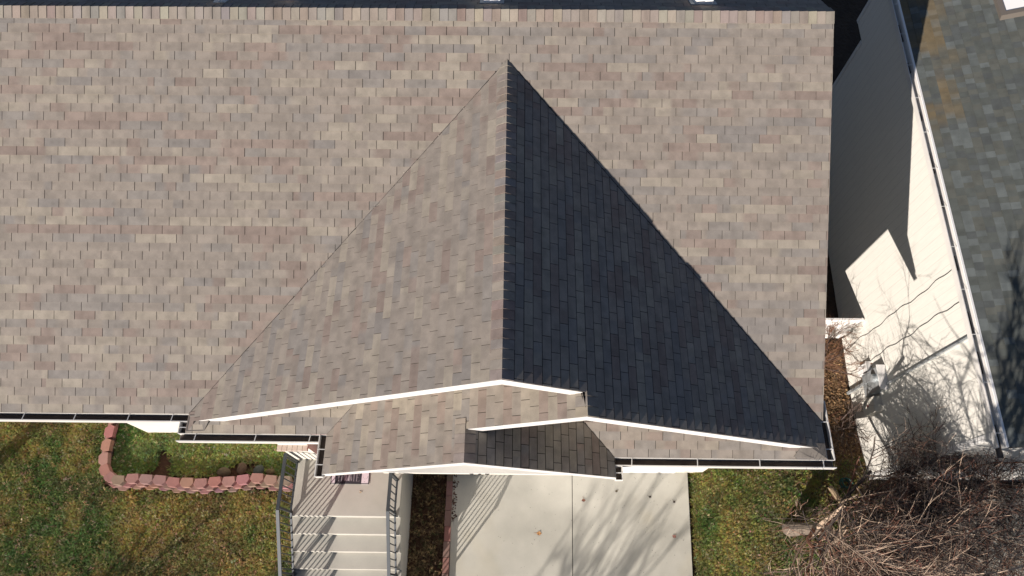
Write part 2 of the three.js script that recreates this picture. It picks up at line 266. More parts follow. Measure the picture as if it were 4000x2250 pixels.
const lists = [
  [mainFront, shingleSlope(SL.front, { seed: 11, u0: XL, u1: XR, v1: sl - 0.02, shift: 0.05, keep: (u, v) => { const k = W + g + 0.008 * hash2(u * 97, v * 89, 6); if (Math.abs(u) < 0.16 && v * CA < W + 0.4) return [[[-1, 0, 0], [-1, CA, -k]], [[1, 0, 0], [1, CA, -k]]]; return [u < 0 ? [[-1, CA, -k], [1, 0, -XL]] : [[1, CA, -k], [-1, 0, XR]]]; } })],
  [mainBack, shingleSlope(SL.back, { seed: 12, cgap: 0.0045, u0: -9.2, u1: XR, v1: sl - 0.02, keep: (u, v) => v < sl - 1.4 ? [] : [[[-1, 0, XR]]] })],
  [gableLeft, shingleSlope(SL.gl, { seed: 13, u0: -W - 0.3, u1: ZPL, v1: W / CA - 0.02, shift: 0.08, keep: (u, v) => v * CA < ZPL - ZA ? [[[1, CA, -g + 0.004], [-1, -CA, ZPL]]] : [[[1, CA, -g + 0.004], [-1, 0, ZA]]] })],
  [gableRight, shingleSlope(SL.gr, { seed: 14, cgap: 0.012, thick: 0.0065, u0: -W - 0.3, u1: ZPR, v1: W / CA - 0.02, shift: 0.2, keep: (u, v) => (v + 0.0635) * CA > W - XB ? [[[1, CA, -g + 0.004], [-1, 0, ZA]], [[1, 0, -ZA], [-1, 0, ZB], [0, -CA, W - XB]]] : v * CA < ZPR - ZB ? [[[1, CA, -g + 0.004], [-1, -CA, ZPR]]] : [[[1, CA, -g + 0.004], [-1, 0, ZB]]] })],
  [lowLeft, shingleSlope(SL.ll, { seed: 15, u0: -0.4, u1: ZC, v1: (XB - XCL) / CA - 0.02, shift: 0.11, keep: (u, v) => (v + 0.0635) * CA > XC - XCL ? [[[1, 0, 0.12], [1, CA, -ZPL - 0.004], [-1, 0, ZB]], [[1, 0, -ZB], [-1, 0, ZC], [0, -CA, XC - XCL]]] : [[[1, 0, 0.12], [1, CA, -ZPL - 0.004], [-1, 0, ZC]]] })],
  [lowRight, shingleSlope(SL.lr, { seed: 16, cgap: 0.012, thick: 0.0065, u0: -0.3, u1: ZC, v1: (XCR - XC) / CA - 0.02, shift: 0.02, keep: () => [[[1, 0, -0.1], [1, CA, -ZPR - 0.004], [-1, 0, ZC]]] })],
  [skirtLeft, shingleSlope(SL.sl, { seed: 17, u0: -W - 0.3, u1: XCL + 0.5, v1: 0.45, shift: 0.1, keep: () => [[[1, -CA, W], [-1, CA, XCL - g]]] })],
  [skirtRight, shingleSlope(SL.sr, { seed: 18, u0: XCR - 0.6, u1: W, v1: 0.52, shift: 0.17, keep: () => [[[1, CA, -XCR - g], [-1, -CA, W]]] })],
];
{
  const all = lists.flatMap(([parent, l]) => l.map((s) => Object.assign(s, { parent }))).sort((a, b) => b.see - a.see);
  all.slice(0, 300).forEach((s) => s.gb.build('shingle', M.shingle, s.parent));
  for (const [parent] of lists) { const rest = all.slice(300).filter((s) => s.parent === parent); if (rest.length) place(mergeGeometries(rest.map((s) => s.gb.geo())), 'shingle_field', M.shingle, parent, { kind: 'stuff' }); }
}
// ridge caps, one bent piece every course
function ridgeCaps(parent, A, B, sideA, sideB, halfw, seed, from) {
  const d = B.clone().sub(A), len = d.length(), r = rng(seed); d.normalize(); const upv = sideA.clone().add(sideB).normalize().negate();
  for (let s = 0; s < len - 0.01; s += 0.127) {
    const e = Math.min(0.127, len - s), c = pickTone(r).map((v) => v * (0.97 + 0.1 * r())), a0 = A.clone().addScaledVector(d, s), a1 = A.clone().addScaledVector(d, s + e - 0.004), h0 = 0.02 + 0.001 * r(), h1 = 0.0135, gb = new GB(), w = halfw + 0.004 * (r() - 0.5);
    for (const sd of [sideA, sideB]) {
      const n = sd.clone().cross(d).normalize(); if (n.y < 0) n.negate();
      const k = (p, h, q) => p.clone().addScaledVector(sd, q).addScaledVector(n, h), rise = (p, h) => p.clone().addScaledVector(upv, h * 1.118);
      const t = [rise(a0, h0), k(a0, h0, w), k(a1, h1, w), rise(a1, h1)], b = [rise(a0, 0), k(a0, 0.002, w), k(a1, 0.002, w), rise(a1, 0)];
      gb.prism(t, b, c);
    }
    gb.build('ridge_cap', M.shingle, parent);
  }
}
const downF = V3(0, -SA, CA), downB = V3(0, -SA, -CA), downL = V3(-CA, -SA, 0), downR = V3(CA, -SA, 0);
ridgeCaps(mainFront, V3(XR, L / 2, -L), V3(-8.3, L / 2, -L), downF, downB, 0.165, 31);
ridgeCaps(gableLeft, V3(0, W / 2, ZA), V3(0, W / 2 - 0.01, -W - 0.05), downL, downR, 0.15, 32);
ridgeCaps(gableRight, V3(XB, HB, ZB), V3(XB, HB, ZA - 0.02), downL, downR, 0.15, 33);
ridgeCaps(lowLeft, V3(XC, HC, ZC), V3(XC, HC, ZB - 0.15), downL, downR, 0.15, 34);
// smooth corner patches at the foot of the gable's valleys
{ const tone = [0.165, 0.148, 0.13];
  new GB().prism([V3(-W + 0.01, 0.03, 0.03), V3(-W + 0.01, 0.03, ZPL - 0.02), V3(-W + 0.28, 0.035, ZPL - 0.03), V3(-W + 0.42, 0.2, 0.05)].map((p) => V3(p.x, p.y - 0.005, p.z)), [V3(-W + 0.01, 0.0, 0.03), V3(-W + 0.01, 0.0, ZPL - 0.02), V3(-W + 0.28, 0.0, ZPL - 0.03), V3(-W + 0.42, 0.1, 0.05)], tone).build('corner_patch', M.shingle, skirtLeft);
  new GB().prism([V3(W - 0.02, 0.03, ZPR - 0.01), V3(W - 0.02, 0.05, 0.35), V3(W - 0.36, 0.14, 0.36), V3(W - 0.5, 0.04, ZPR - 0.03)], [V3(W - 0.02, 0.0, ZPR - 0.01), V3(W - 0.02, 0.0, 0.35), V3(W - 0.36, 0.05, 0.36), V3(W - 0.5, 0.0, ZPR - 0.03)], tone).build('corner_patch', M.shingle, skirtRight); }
// white rake boards
function rake(parent, x0, x1, hAt, z, h, t = 0.03) {
  const q = (x, dy, zz) => V3(x, hAt(x) + dy, zz);
  new GB().prism([q(x0, -0.012, z - t), q(x0, -0.012, z + 0.004), q(x1, -0.012, z + 0.004), q(x1, -0.012, z - t)], [q(x0, -h, z - t), q(x0, -h, z + 0.004), q(x1, -h, z + 0.004), q(x1, -h, z - t)]).build('rake_board', M.white, parent);
  new GB().prism([q(x0, -0.034, z - 0.3), q(x0, -0.034, z - t - 0.002), q(x1, -0.034, z - t - 0.002), q(x1, -0.034, z - 0.3)], [q(x0, -0.05, z - 0.3), q(x0, -0.05, z - t - 0.002), q(x1, -0.05, z - t - 0.002), q(x1, -0.05, z - 0.3)]).build('soffit', M.white, parent);
}
rake(gableLeft, -W + 0.2, 0, (x) => (W + x) / 2, ZA, 0.2);
rake(gableRight, 0, XB - 0.005, (x) => (W - x) / 2, ZA, 0.2);
rake(lowLeft, XC + 0.02, XB, (x) => (x - XCL) / 2, ZB, 0.2);
rake(gableRight, XB, W - 0.22, (x) => (W - x) / 2, ZB, 0.2);
rake(lowLeft, XCL, XC, (x) => (x - XCL) / 2, ZC, 0.17);
rake(lowRight, XC, XCR, (x) => (XCR - x) / 2, ZC, 0.17);
{ const q = (z, dy, x) => V3(x, -z / 2 + dy, z);
  new GB().prism([q(-L, -0.02, XR - 0.03), q(-0.1, -0.02, XR - 0.03), q(-0.1, -0.02, XR + 0.004), q(-L, -0.02, XR + 0.004)], [q(-L, -0.2, XR - 0.03), q(-0.1, -0.2, XR - 0.03), q(-0.1, -0.2, XR + 0.004), q(-L, -0.2, XR + 0.004)]).build('rake_board', M.white, mainFront);
  new GB().prism([q(-L, -0.034, 4.3), q(-0.1, -0.034, 4.3), q(-0.1, -0.034, XR - 0.032), q(-L, -0.034, XR - 0.032)], [q(-L, -0.05, 4.3), q(-0.1, -0.05, 4.3), q(-0.1, -0.05, XR - 0.032), q(-L, -0.05, XR - 0.032)]).build('soffit', M.white, mainFront); }
// gable and body walls
const plate = (pts, z0, z1) => { const t = pts.map(([x, y]) => V3(x, y, z1)); return new GB().prism(t, t.map((p) => V3(p.x, p.y, z0))); };
plate([[-W + 0.3, -0.1], [XB + 0.04, -0.1], [XB + 0.04, HB - 0.09], [0, W / 2 - 0.06], [-W + 0.3, 0.08]], -0.3, -0.14).build('gable_wall', M.wall, house);
plate([[XB + 0.05, -0.1], [W - 0.3, -0.1], [W - 0.3, 0.09], [XB + 0.05, HB - 0.1]], -0.05, 0.09).build('gable_wall', M.wall, house);
plate([[-2.11, -2.11], [1.16, -2.11], [1.16, 0.15], [XC, HC - 0.07], [-2.11, 0.17]], 0.3, 0.5).build('gable_wall', M.wall, house, { label: 'white front gable wall carrying the house number' });
box(-2.11, 1.16, -2.11, -0.2, 0.105, 0.299).build('bay_wall', M.wall, house);
box(XL + 0.3, -6.88, -4.2, -0.1, -9.9, -0.8).build('wall', M.wall, house);
box(-6.879, -3.861, -4.2, -0.1, -9.9, -0.365).build('wall', M.wall, house);
box(-3.86, -3.36, -4.2, -0.1, -9.9, 0.12).build('wall', M.wall, house);
box(-3.359, -2.2, -4.2, -0.1, -9.9, -0.05).build('wall', M.wall, house);
box(-2.199, 3.946, -4.2, -0.1, -9.9, 0.102).build('wall', M.wall, house);
box(3.947, 4.4, -4.2, -0.1, -9.9, -0.05).build('wall', M.wall, house);
plate([[-9.9, -0.099], [-0.35, -0.099], [-L, L / 2 - 0.08]], 4.28, 4.4).build('end_wall', M.wall, house);
{ const m = house.children[house.children.length - 1], p = m.geometry.attributes.position, bx = bases.get(house); for (let i = 0; i < p.count; i++) { const zx = p.getX(i) + bx.x, xz = p.getZ(i) + bx.z; p.setX(i, xz - bx.x); p.setZ(i, zx - bx.z); } m.geometry.computeVertexNormals(); }
// soffit boards closing the eaves
box(XL, -4.82, -0.1, -0.08, -0.8, -0.03).build('soffit', M.white, house);
box(-4.68, -2.62, -0.1, -0.08, -0.3, ZPL - 0.03).build('soffit', M.white, house);
box(XCL + 0.02, XCR - 0.02, -0.06, -0.04, 0.1, ZC - 0.04).build('soffit', M.white, house);
box(XCR, 4.68, -0.1, -0.08, -0.2, ZPR - 0.02).build('soffit', M.white, house);
// gutters
function gutter(x0, x1, z0, z1, open, straps, ends = []) {        // open: side away from the roof: 'z' (front), 'x+' or 'x-'
  const t = 0.006, y1 = -0.012, y0 = -0.12, gb = new GB(); gb.box(x0, x1, y0, y0 + t, z0, z1);
  if (open === 'z') { gb.box(x0, x1, y0 + t, y1 + 0.006, z1 - 0.014, z1); gb.box(x0, x1, y0 + t, y1 - 0.004, z0, z0 + t); }
  else if (open === 'x+') { gb.box(x1 - 0.014, x1, y0 + t, y1 + 0.006, z0, z1); gb.box(x0, x0 + t, y0 + t, y1 - 0.004, z0, z1); }
  else { gb.box(x0, x0 + 0.014, y0 + t, y1 + 0.006, z0, z1); gb.box(x1 - t, x1, y0 + t, y1 - 0.004, z0, z1); }
  for (const e of ends) e === 'back' ? gb.box(x0 + t, x1 - t, y0 + t, y1, z0 + 0.0005, z0 + t) : e === 'front' ? gb.box(x0 + t, x1 - t, y0 + t, y1, z1 - t, z1 - 0.0005) : gb.box(x1 - t, x1 - 0.0005, y0 + t, y1, z0 + t, z1 - t);
  const m = gb.build('gutter', M.gutter, house);
  box(x0 + 0.016, x1 - 0.016, y0 + t + 0.001, y0 + 0.035, z0 + 0.016, z1 - 0.016).build('gutter_dirt', M.grime, m);
  for (const s of straps) (open === 'z' ? new GB().bar(V3(s + 0.012, y1 - 0.004, z0 - 0.01), V3(s, y1 + 0.009, z1 - 0.004), 0.012, 0.005) : open === 'x+' ? new GB().bar(V3(x0 - 0.01, y1 - 0.004, s), V3(x1 - 0.004, y1 + 0.009, s), 0.012, 0.005) : new GB().bar(V3(x1 + 0.01, y1 - 0.004, s), V3(x0 + 0.004, y1 + 0.009, s), 0.012, 0.005)).build('gutter_strap', M.white, m);
  return m;
}
gutter(XL, -4.7, 0.0, 0.118, 'z', [-9.4, -8.3, -7.17, -6.4, -5.6, -4.95]);
gutter(-4.815, -4.695, 0.1185, 0.2835, 'x-', [0.2]);
gutter(-4.815, -2.72, 0.284, 0.405, 'z', [-4.55, -3.66, -2.86]);
gutter(-2.719, -2.605, 0.284, 0.89, 'x-', [0.5, 0.72], ['front', 'back']);
gutter(1.61, 1.718, 0.692, 0.89, 'x+', [0.79], ['front', 'back']);
gutter(1.61, 4.805, 0.572, 0.691, 'z', [1.85, 2.8, 3.7, 4.62]);
gutter(4.694, 4.805, -0.3, 0.571, 'x+', [0.02, 0.42], ['back']);
// garage door in four boards
{ const gd = box(-0.9, 3.4, -4.1, -2.05, 0.103, 0.112).build('garage_door', M.vinyl, house); for (let k = 0; k < 4; k++) box(-0.88, 3.38, -4.08 + k * 0.51, -3.59 + k * 0.51, 0.1125, 0.122).build('door_panel', M.vinyl, gd); }
// porch: brick sill course on the wall, red door
{ const w = box(-3.86, -3.362, -2.75, -1.72, 0.121, 0.16).build('porch_wall_base', M.wall, house);
  const r = rng(5); for (let k = 0; k < 6; k++) { const c = mixc([0.6, 0.52, 0.45], [0.55, 0.42, 0.36], r()); new GB().box(-3.88 + k * 0.087, -3.8 + k * 0.087, -1.718, -1.655, 0.122, 0.215, c).build('sill_brick', M.block, w); }
  const d = box(-3.34, -2.42, -2.75, -0.72, -0.049, -0.005).build('front_door', M.door, house);
  box(-3.22, -2.94, -2.5, -1.8, -0.0045, 0.006).build('door_panel', M.door, d); box(-2.82, -2.54, -2.5, -1.8, -0.0045, 0.006).build('door_panel', M.door, d);
  new GB().tube([V3(-2.5, -1.75, -0.004), V3(-2.5, -1.75, 0.06)], [0.03, 0.03], 10).build('door_handle', M.metal, d); }
// house number
{ const digits = { 9: [[[0.5, 0.5], [0.12, 0.5], [0.08, 0.85], [0.3, 1], [0.55, 0.88], [0.55, 0.5], [0.45, 0.12], [0.15, 0]]], 1: [[[0.12, 0.82], [0.32, 1], [0.32, 0]], [[0.12, 0], [0.52, 0]]], 0: [[[0.3, 1], [0.52, 0.8], [0.52, 0.2], [0.3, 0], [0.08, 0.2], [0.08, 0.8], [0.3, 1]]] };
  [9, 1, 0].forEach((n, k) => { const gb = new GB(); for (const line of digits[n]) for (let i = 0; i + 1 < line.length; i++) { const f = ([x, y], s) => V3(-0.62 + k * 0.135 + x * 0.13, -2.06 + y * 0.165, 0.506); const a = f(line[i]), b = f(line[i + 1]); gb.bar(a, b, 0.008, 0.024); } gb.build('house_number_digit', M.black, house); }); }
// vents on the back slope
const vent = (x, z, w, l) => { const y = L / 2 - (-L - z) / 2, n = V3(0, CA, -SA), v = V3(0, -SA, -CA), at = (a, b, c) => V3(x + a, y, z).addScaledVector(v, b).addScaledVector(n, c);
  const o = new GB().prism([at(-w * 0.75, 0, 0.02), at(w * 0.75, 0, 0.02), at(w * 0.75, l, 0.02), at(-w * 0.75, l, 0.02)], [at(-w * 0.75, 0, 0), at(w * 0.75, 0, 0), at(w * 0.75, l, 0), at(-w * 0.75, l, 0)]).build('roof_vent', M.metal, house);
  new GB().prism([at(-w / 2, 0.02, 0.22), at(w / 2, 0.02, 0.22), at(w / 2, l - 0.05, 0.13), at(-w / 2, l - 0.05, 0.13)], [at(-w / 2, 0.02, 0.0205), at(w / 2, 0.02, 0.0205), at(w / 2, l - 0.05, 0.0205), at(-w / 2, l - 0.05, 0.0205)]).build('vent_hood', M.vinyl, o); };
vent(-0.24, -5.57, 0.24, 0.36); vent(2.9, -5.58, 0.26, 0.36); vent(-3.28, -5.66, 0.2, 0.3);
{ const o = new GB().prism([V3(-4.36, 2.585, -5.52), V3(-4.18, 2.585, -5.52), V3(-4.16, 2.5, -5.72), V3(-4.38, 2.5, -5.72)], [V3(-4.36, 2.57, -5.52), V3(-4.18, 2.57, -5.52), V3(-4.16, 2.48, -5.72), V3(-4.38, 2.48, -5.72)]).build('vent_flashing', M.metal, house);
  new GB().tube([V3(-4.27, 2.5, -5.6), V3(-4.27, 2.72, -5.6)], [0.05, 0.04], 12).tube([V3(-4.27, 2.53, -5.6), V3(-4.27, 2.58, -5.6)], [0.07, 0.05], 12).build('vent_pipe', M.vinyl, o); }
// bits of flashing showing at the right verge
for (const [z, w] of [[-3.58, 0.03], [-3.3, 0.025], [-1.9, 0.02]]) new GB().prism([V3(XR - w, -z / 2 + 0.014, z - 0.04), V3(XR + 0.004, -z / 2 + 0.02, z - 0.05), V3(XR + 0.004, -z / 2 - 0.02, z + 0.04)], [V3(XR - w, -z / 2, z - 0.04), V3(XR + 0.004, -z / 2, z - 0.05), V3(XR + 0.004, -z / 2 - 0.04, z + 0.04)]).build('flashing', M.metal, mainFront);

// ================================================================= ENTRY STAIRS, RAILINGS, MAT
const stairs = thing('entry_stairs', 'cream painted concrete stairs with a broad landing below the porch roof', 'stairs', [-2.87, -4.1, 1.2]);
rbox(-3.85, -1.885, -4.25, -2.75, -0.05, 1.155, 0.012, 'landing', M.stair, stairs);
const NST = 7, RISE = 0.18, TREAD = 0.286;
for (let k = 1; k <= NST; k++) rbox(-3.852, -1.883, -4.25, -2.75 - RISE * k, 1.157 + TREAD * (k - 1) - 0.02, 1.157 + TREAD * k, 0.012, 'step', M.stair, stairs);
function railing(x, label) {
  const t = thing('stair_railing', label, 'railing', [x, -2.75, 1.1]), sl = RISE / TREAD;
  const topY = (z) => z < 1.14 ? -1.95 : -1.95 - (z - 1.14) * sl, botY = (z) => z < 1.06 ? -2.67 : -2.67 - (z - 1.06) * sl, zb = x < -3 ? 0.2 : 0.5, ze = 3.2;
  new GB().bar(V3(x, topY(0), zb), V3(x, -1.95, 1.14), 0.055, 0.03).bar(V3(x, -1.95, 1.14), V3(x, topY(ze), ze), 0.055, 0.03).build('top_rail', M.rail, t);
  new GB().bar(V3(x, -2.67, zb), V3(x, -2.67, 1.06), 0.032, 0.025).bar(V3(x, -2.67, 1.06), V3(x, botY(ze), ze), 0.032, 0.025).build('bottom_rail', M.rail, t);
  for (let z = zb + 0.06; z < ze; z += 0.118) new GB().bar(V3(x, botY(z), z), V3(x, topY(z), z), 0.016, 0.016).build('baluster', M.rail, t);
  for (const z of [zb + 0.012, 1.1, 2.1, 3.18]) new GB().bar(V3(x, Math.max(-4.1, (z < 1.155 ? -2.75 : -2.75 - RISE * Math.ceil((z - 1.157) / TREAD))), z), V3(x, topY(z), z), 0.032, 0.032).build('post', M.rail, t);
  return t;
}
railing(-3.815, 'dark grey metal railing on the left edge of the stairs by the lawn');
railing(-1.962, 'dark grey metal railing on the right edge of the stairs by the driveway');
{ const cv = document.createElement('canvas'); cv.width = 512; cv.height = 330; const c = cv.getContext('2d');
  c.fillStyle = '#35323a'; c.fillRect(0, 0, 512, 330); const r = rng(77);
  c.fillStyle = '#d8ccd2'; c.fillRect(410, 10, 92, 310); c.fillRect(10, 10, 46, 310); for (let k = 0; k < 26; k++) { c.fillStyle = r() < 0.5 ? '#35323a' : '#a99fa6'; const x = 60 + 340 * r(), y = 20 + 120 * r(); c.fillRect(x, y, 20 + 50 * r(), 5 + 14 * r()); }
  c.strokeStyle = '#6d646a'; c.lineWidth = 2; for (let k = 0; k < 30; k++) { const x = r() < 0.75 ? 412 + 88 * r() : 12 + 42 * r(), y = 12 + 300 * r(); c.beginPath(); c.moveTo(x, y); c.lineTo(x + 26 * (r() - 0.5), y + 30 * r()); c.stroke(); }
  c.fillStyle = '#b9aeb5'; c.fillRect(190, 170, 70, 120); c.font = 'bold 140px serif'; c.fillStyle = '#8d858b'; c.fillText('HOME', 88, 302, 300); c.lineWidth = 5; c.strokeStyle = '#141216'; c.strokeText('HOME', 86, 300, 300);
  c.lineWidth = 12; c.strokeStyle = '#17151a'; c.strokeRect(4, 4, 504, 322);
  const tx = new THREE.CanvasTexture(cv); tx.colorSpace = THREE.SRGBColorSpace;
  const gm = new THREE.BoxGeometry(0.7, 0.012, 0.45); const matM = mat({ map: tx, roughness: 1 });
  gm.translate(-2.835, -2.744, 0.368); const m = place(gm, 'doormat', matM, scene, { label: 'black and white doormat reading HOME on the landing', category: 'doormat' }); }

// ================================================================= BLOCK WALL AND BORDER
const blockTone = (r) => mixc(mixc([0.27, 0.15, 0.125], [0.34, 0.155, 0.125], r()), [0.25, 0.185, 0.17], r() * 0.5).map((v) => v * (0.95 + 0.35 * r()));
{
  const wallT = thing('retaining_wall', 'low curved wall of reddish concrete blocks around the raised bed', 'retaining wall', [-5.7, -3.3, 0.55]), r = rng(401);
  const path = [[-7.56, -0.62], [-7.55, -0.35], [-7.545, -0.09], [-7.53, 0.16], [-7.46, 0.36], [-7.33, 0.49], [-7.16, 0.545]]; for (let x = -6.905; x < -3.9; x += 0.256) path.push([x, 0.55 + 0.035 * Math.sin(x * 3) + 0.02 * (r() - 0.5) - (x > -4.8 ? 0.03 : 0)]);
  const block = (x, z, ang, y1, hgt, out) => {
    const fx = Math.sin(ang), fz = Math.cos(ang), sx = fz, sz = -fx, w = 0.122 + 0.006 * r(), q = (a, b) => [x + sx * a + fx * b, z + sz * a + fz * b];
    const tilt = 0.012 * (r() - 0.5), shape = [q(-w * 0.8, -0.085), q(-w, 0.015), q(-w * 0.5, 0.085 + out), q(w * 0.5, 0.085 + out), q(w, 0.015), q(w * 0.8, -0.085)], c = blockTone(r), t2 = shape.map(([a, b]) => V3(lerp(x, a, 0.97), y1 + tilt * (a - x) * 6, lerp(z, b, 0.97))), t1 = shape.map(([a, b]) => V3(a, y1 - 0.006 + tilt * (a - x) * 6, b)), t0 = shape.map(([a, b]) => V3(a, y1 - hgt, b));
    const gb = new GB(); for (let i = 1; i + 1 < 6; i++) gb.tri(t2[0], t2[i], t2[i + 1], c); for (let i = 0; i < 6; i++) { const j = (i + 1) % 6; gb.quad(t2[i], t1[i], t1[j], t2[j], c).quad(t1[i], t0[i], t0[j], t1[j], c); } gb.build('block', M.block, wallT);
  };
  for (let lay = 0; lay < 3; lay++) for (let k = 0; k < path.length; k++) {
    const a = path[Math.max(0, k - 1)], b = path[Math.min(path.length - 1, k + 1)], p = path[k], nx = -(b[1] - a[1]), nz = b[0] - a[0], off = lay * 0.035, n = Math.hypot(nx, nz), mid = lay % 2 && k + 1 < path.length ? [(p[0] + path[k + 1][0]) / 2, (p[1] + path[k + 1][1]) / 2] : p;
    block(mid[0] + nx / n * off, mid[1] + nz / n * off, Math.atan2(nx, nz) + 0.06 * (r() - 0.5), -2.9 - lay * 0.122 + 0.006 * (r() - 0.5), 0.12, 0.0);
  }
  const edge = thing('block_border', 'straight row of brown red edging blocks along the driveway', 'edging', [-1.13, -4.1, 1.3]);
  for (let z = 0.05; z < 5; z += 0.285) { const c = blockTone(r).map((v) => v * 0.85), x = -1.135 + 0.008 * (r() - 0.5), y = -4.03 + 0.012 * (r() - 0.5); new GB().box(x - 0.062, x + 0.056, -4.2, y, z, z + 0.279, c).build('block', M.block, edge); }
}
// stones in the bed
{ const spots = [[-5.29, 0.36, 0.13, 0.09, [0.16, 0.13, 0.09], 'tan rounded stone lying in the raised bed, largest of the tan ones'], [-4.96, 0.29, 0.09, 0.12, [0.17, 0.12, 0.09], 'small pinkish stone set on end in the raised bed'], [-4.64, 0.32, 0.105, 0.1, [0.10, 0.125, 0.13], 'blue grey rounded stone in the raised bed behind the blocks'], [-4.41, 0.345, 0.095, 0.06, [0.19, 0.15, 0.09], 'yellowish flat stone in the raised bed nearest the stairs']];
  spots.forEach(([x, z, rx, rz, c, label], k) => { const gm = new THREE.IcosahedronGeometry(1, 3), p = gm.attributes.position; for (let i = 0; i < p.count; i++) { const f = 1 + 0.35 * (fbm(p.getX(i) * 1.6 + 10 * k + 20, p.getZ(i) * 1.6 + p.getY(i) + 20, 3, 7) - 0.5); p.setXYZ(i, p.getX(i) * f * rx, p.getY(i) * f * 0.06, p.getZ(i) * f * rz); } gm.computeVertexNormals(); gm.translate(x, -3.05, z); place(gm, 'stone', mat({ color: lin(...c), map: texSoil, roughness: 0.95 }), scene, { label, category: 'stone', group: 'stones in the raised bed' }); }); }

// ================================================================= NEIGHBOUR HOUSE
const nx = (z) => 7.40 - 0.04 * z;                          // its wall stands a little askew
const neigh = thing('neighbour_house', 'cream house close on the right with dark grey slate look shingles', 'house', [9.5, -4.5, -4.5]);
const NW = (z, y, off = 0) => V3(nx(z) + off, y, z);
const wallSlab = (z0, z1, y0, y1, t, name, label) => { const a = [NW(z0, y1), NW(z1, y1), NW(z1, y1, t), NW(z0, y1, t)], b = a.map((p) => V3(p.x, y0, p.z)); const gb = new GB().prism(a, b); for (let i = 0; i < gb.p.length / 3; i++) { gb.u[i * 2] = gb.p[i * 3 + 2]; gb.u[i * 2 + 1] = gb.p[i * 3 + 1]; } return gb.build(name, M.neighbourWall, neigh, label ? { label } : undefined); };
wallSlab(-8.86, 0.18, -4.7, -0.2, 0.2, 'wall'); wallSlab(-9.45, -8.861, -1.52, -0.2, 0.2, 'upper_wall');
{ const t = 0.012; for (const [z, y0, y1] of [[-8.85, -4.6, -1.53], [-9.44, -1.52, -0.2], [0.13, -4.6, -0.2]]) { const a = [NW(z - 0.05, y1, -t), NW(z + 0.05, y1, -t), NW(z + 0.05, y1, -0.0005), NW(z - 0.05, y1, -0.0005)]; new GB().prism(a, a.map((p) => V3(p.x, y0, p.z))).build('corner_trim', M.white, neigh); } }
{ const a = [V3(7.6, -0.2, 0.18), V3(14, -0.2, 0.18), V3(14, -0.2, 0.0), V3(7.6, -0.2, 0.0)]; new GB().prism(a, a.map((p) => V3(p.x, -4.7, p.z))).build('front_wall', M.neighbourWall, neigh); }
const nPitch = 0.36, nc = 1 / Math.hypot(1, nPitch), ns = nPitch * nc, nd = V3(-0.04, 0, 1).normalize(), nout = V3(nd.z, 0, -nd.x);
const NO = NW(0, -0.08, 0.02), nV = nout.clone().multiplyScalar(nc).add(V3(0, ns, 0)), nN = nV.clone().cross(nd).normalize(); if (nN.y < 0) nN.negate();
{ const at = (u, v) => NO.clone().addScaledVector(nd, u).addScaledVector(nV, v).addScaledVector(nN, -0.004), nroof = deckPoly([at(-10.6, 0), at(0.35, 0), at(0.35, 6.5), at(-10.6, 6.5)], 0.05).build('roof_slope', M.deck, neigh);
  const tone = (r) => { const x = r(), c = x < 0.3 ? [0.07, 0.075, 0.071] : x < 0.55 ? [0.08, 0.081, 0.073] : x < 0.75 ? [0.066, 0.071, 0.072] : x < 0.88 ? [0.088, 0.096, 0.096] : [0.1, 0.109, 0.11]; const j = 0.92 + 0.16 * r(); return c.map((k, q) => k * j * [1.3, 1.36, 1.32][q]); };
  const stain = (c, u, v) => mixc(c, [0.2, 0.14, 0.06], 0.7 * sstep(0.46, 0.68, fbm(u * 1.9 + 50, v * 3 + 50, 5, 97)) * sstep(0.85, 0.3, v) * sstep(-9.3, -8.2, u) * sstep(-4.9, -5.8, u));
  const list = shingleSlope({ id: 9, O: NO, U: nd, V: nV, N: nN }, { seed: 61, u0: -10.6, u1: 0.35, v1: 4.6, course: 0.145, tab: 0.2, slot: 0.0015, thick: 0.007, cgap: 0.002, widths: (r) => 0.085 + 0.14 * r() * r() + 0.02, tone, stain, keep: () => [[[1, 0, 10.6], [-1, 0, 0.35]]] }).sort((a, b) => b.see - a.see);
  list.slice(0, 300).forEach((s) => s.gb.build('shingle', M.slate, nroof)); place(mergeGeometries(list.slice(300).map((s) => s.gb.geo())), 'shingle_field', M.slate, nroof, { kind: 'stuff' });
  // skylight at the upper right
  const S = (u, v, h) => NO.clone().addScaledVector(nd, u).addScaledVector(nV, v).addScaledVector(nN, h), fr = new GB(), u0 = -8.75, u1 = -7.55, v0 = 1.52, v1 = 2.7;
  for (const [a, b, c, d] of [[u0, u1, v0, v0 + 0.09], [u0, u1, v1 - 0.09, v1], [u0, u0 + 0.09, v0 + 0.0905, v1 - 0.0905], [u1 - 0.09, u1, v0 + 0.0905, v1 - 0.0905]]) fr.prism([S(a, c, 0.13), S(b, c, 0.13), S(b, d, 0.13), S(a, d, 0.13)], [S(a, c, 0), S(b, c, 0), S(b, d, 0), S(a, d, 0)]);
  const sk = fr.build('skylight', mat({ color: lin(0.12, 0.105, 0.09), roughness: 0.6 }), neigh); new GB().prism([S(u0 + 0.091, v0 + 0.091, 0.11), S(u1 - 0.091, v0 + 0.091, 0.11), S(u1 - 0.091, v1 - 0.091, 0.11), S(u0 + 0.091, v1 - 0.091, 0.11)], [S(u0 + 0.091, v0 + 0.091, 0.09), S(u1 - 0.091, v0 + 0.091, 0.09), S(u1 - 0.091, v1 - 0.091, 0.09), S(u0 + 0.091, v1 - 0.091, 0.09)]).build('pane', M.vinyl, sk); }
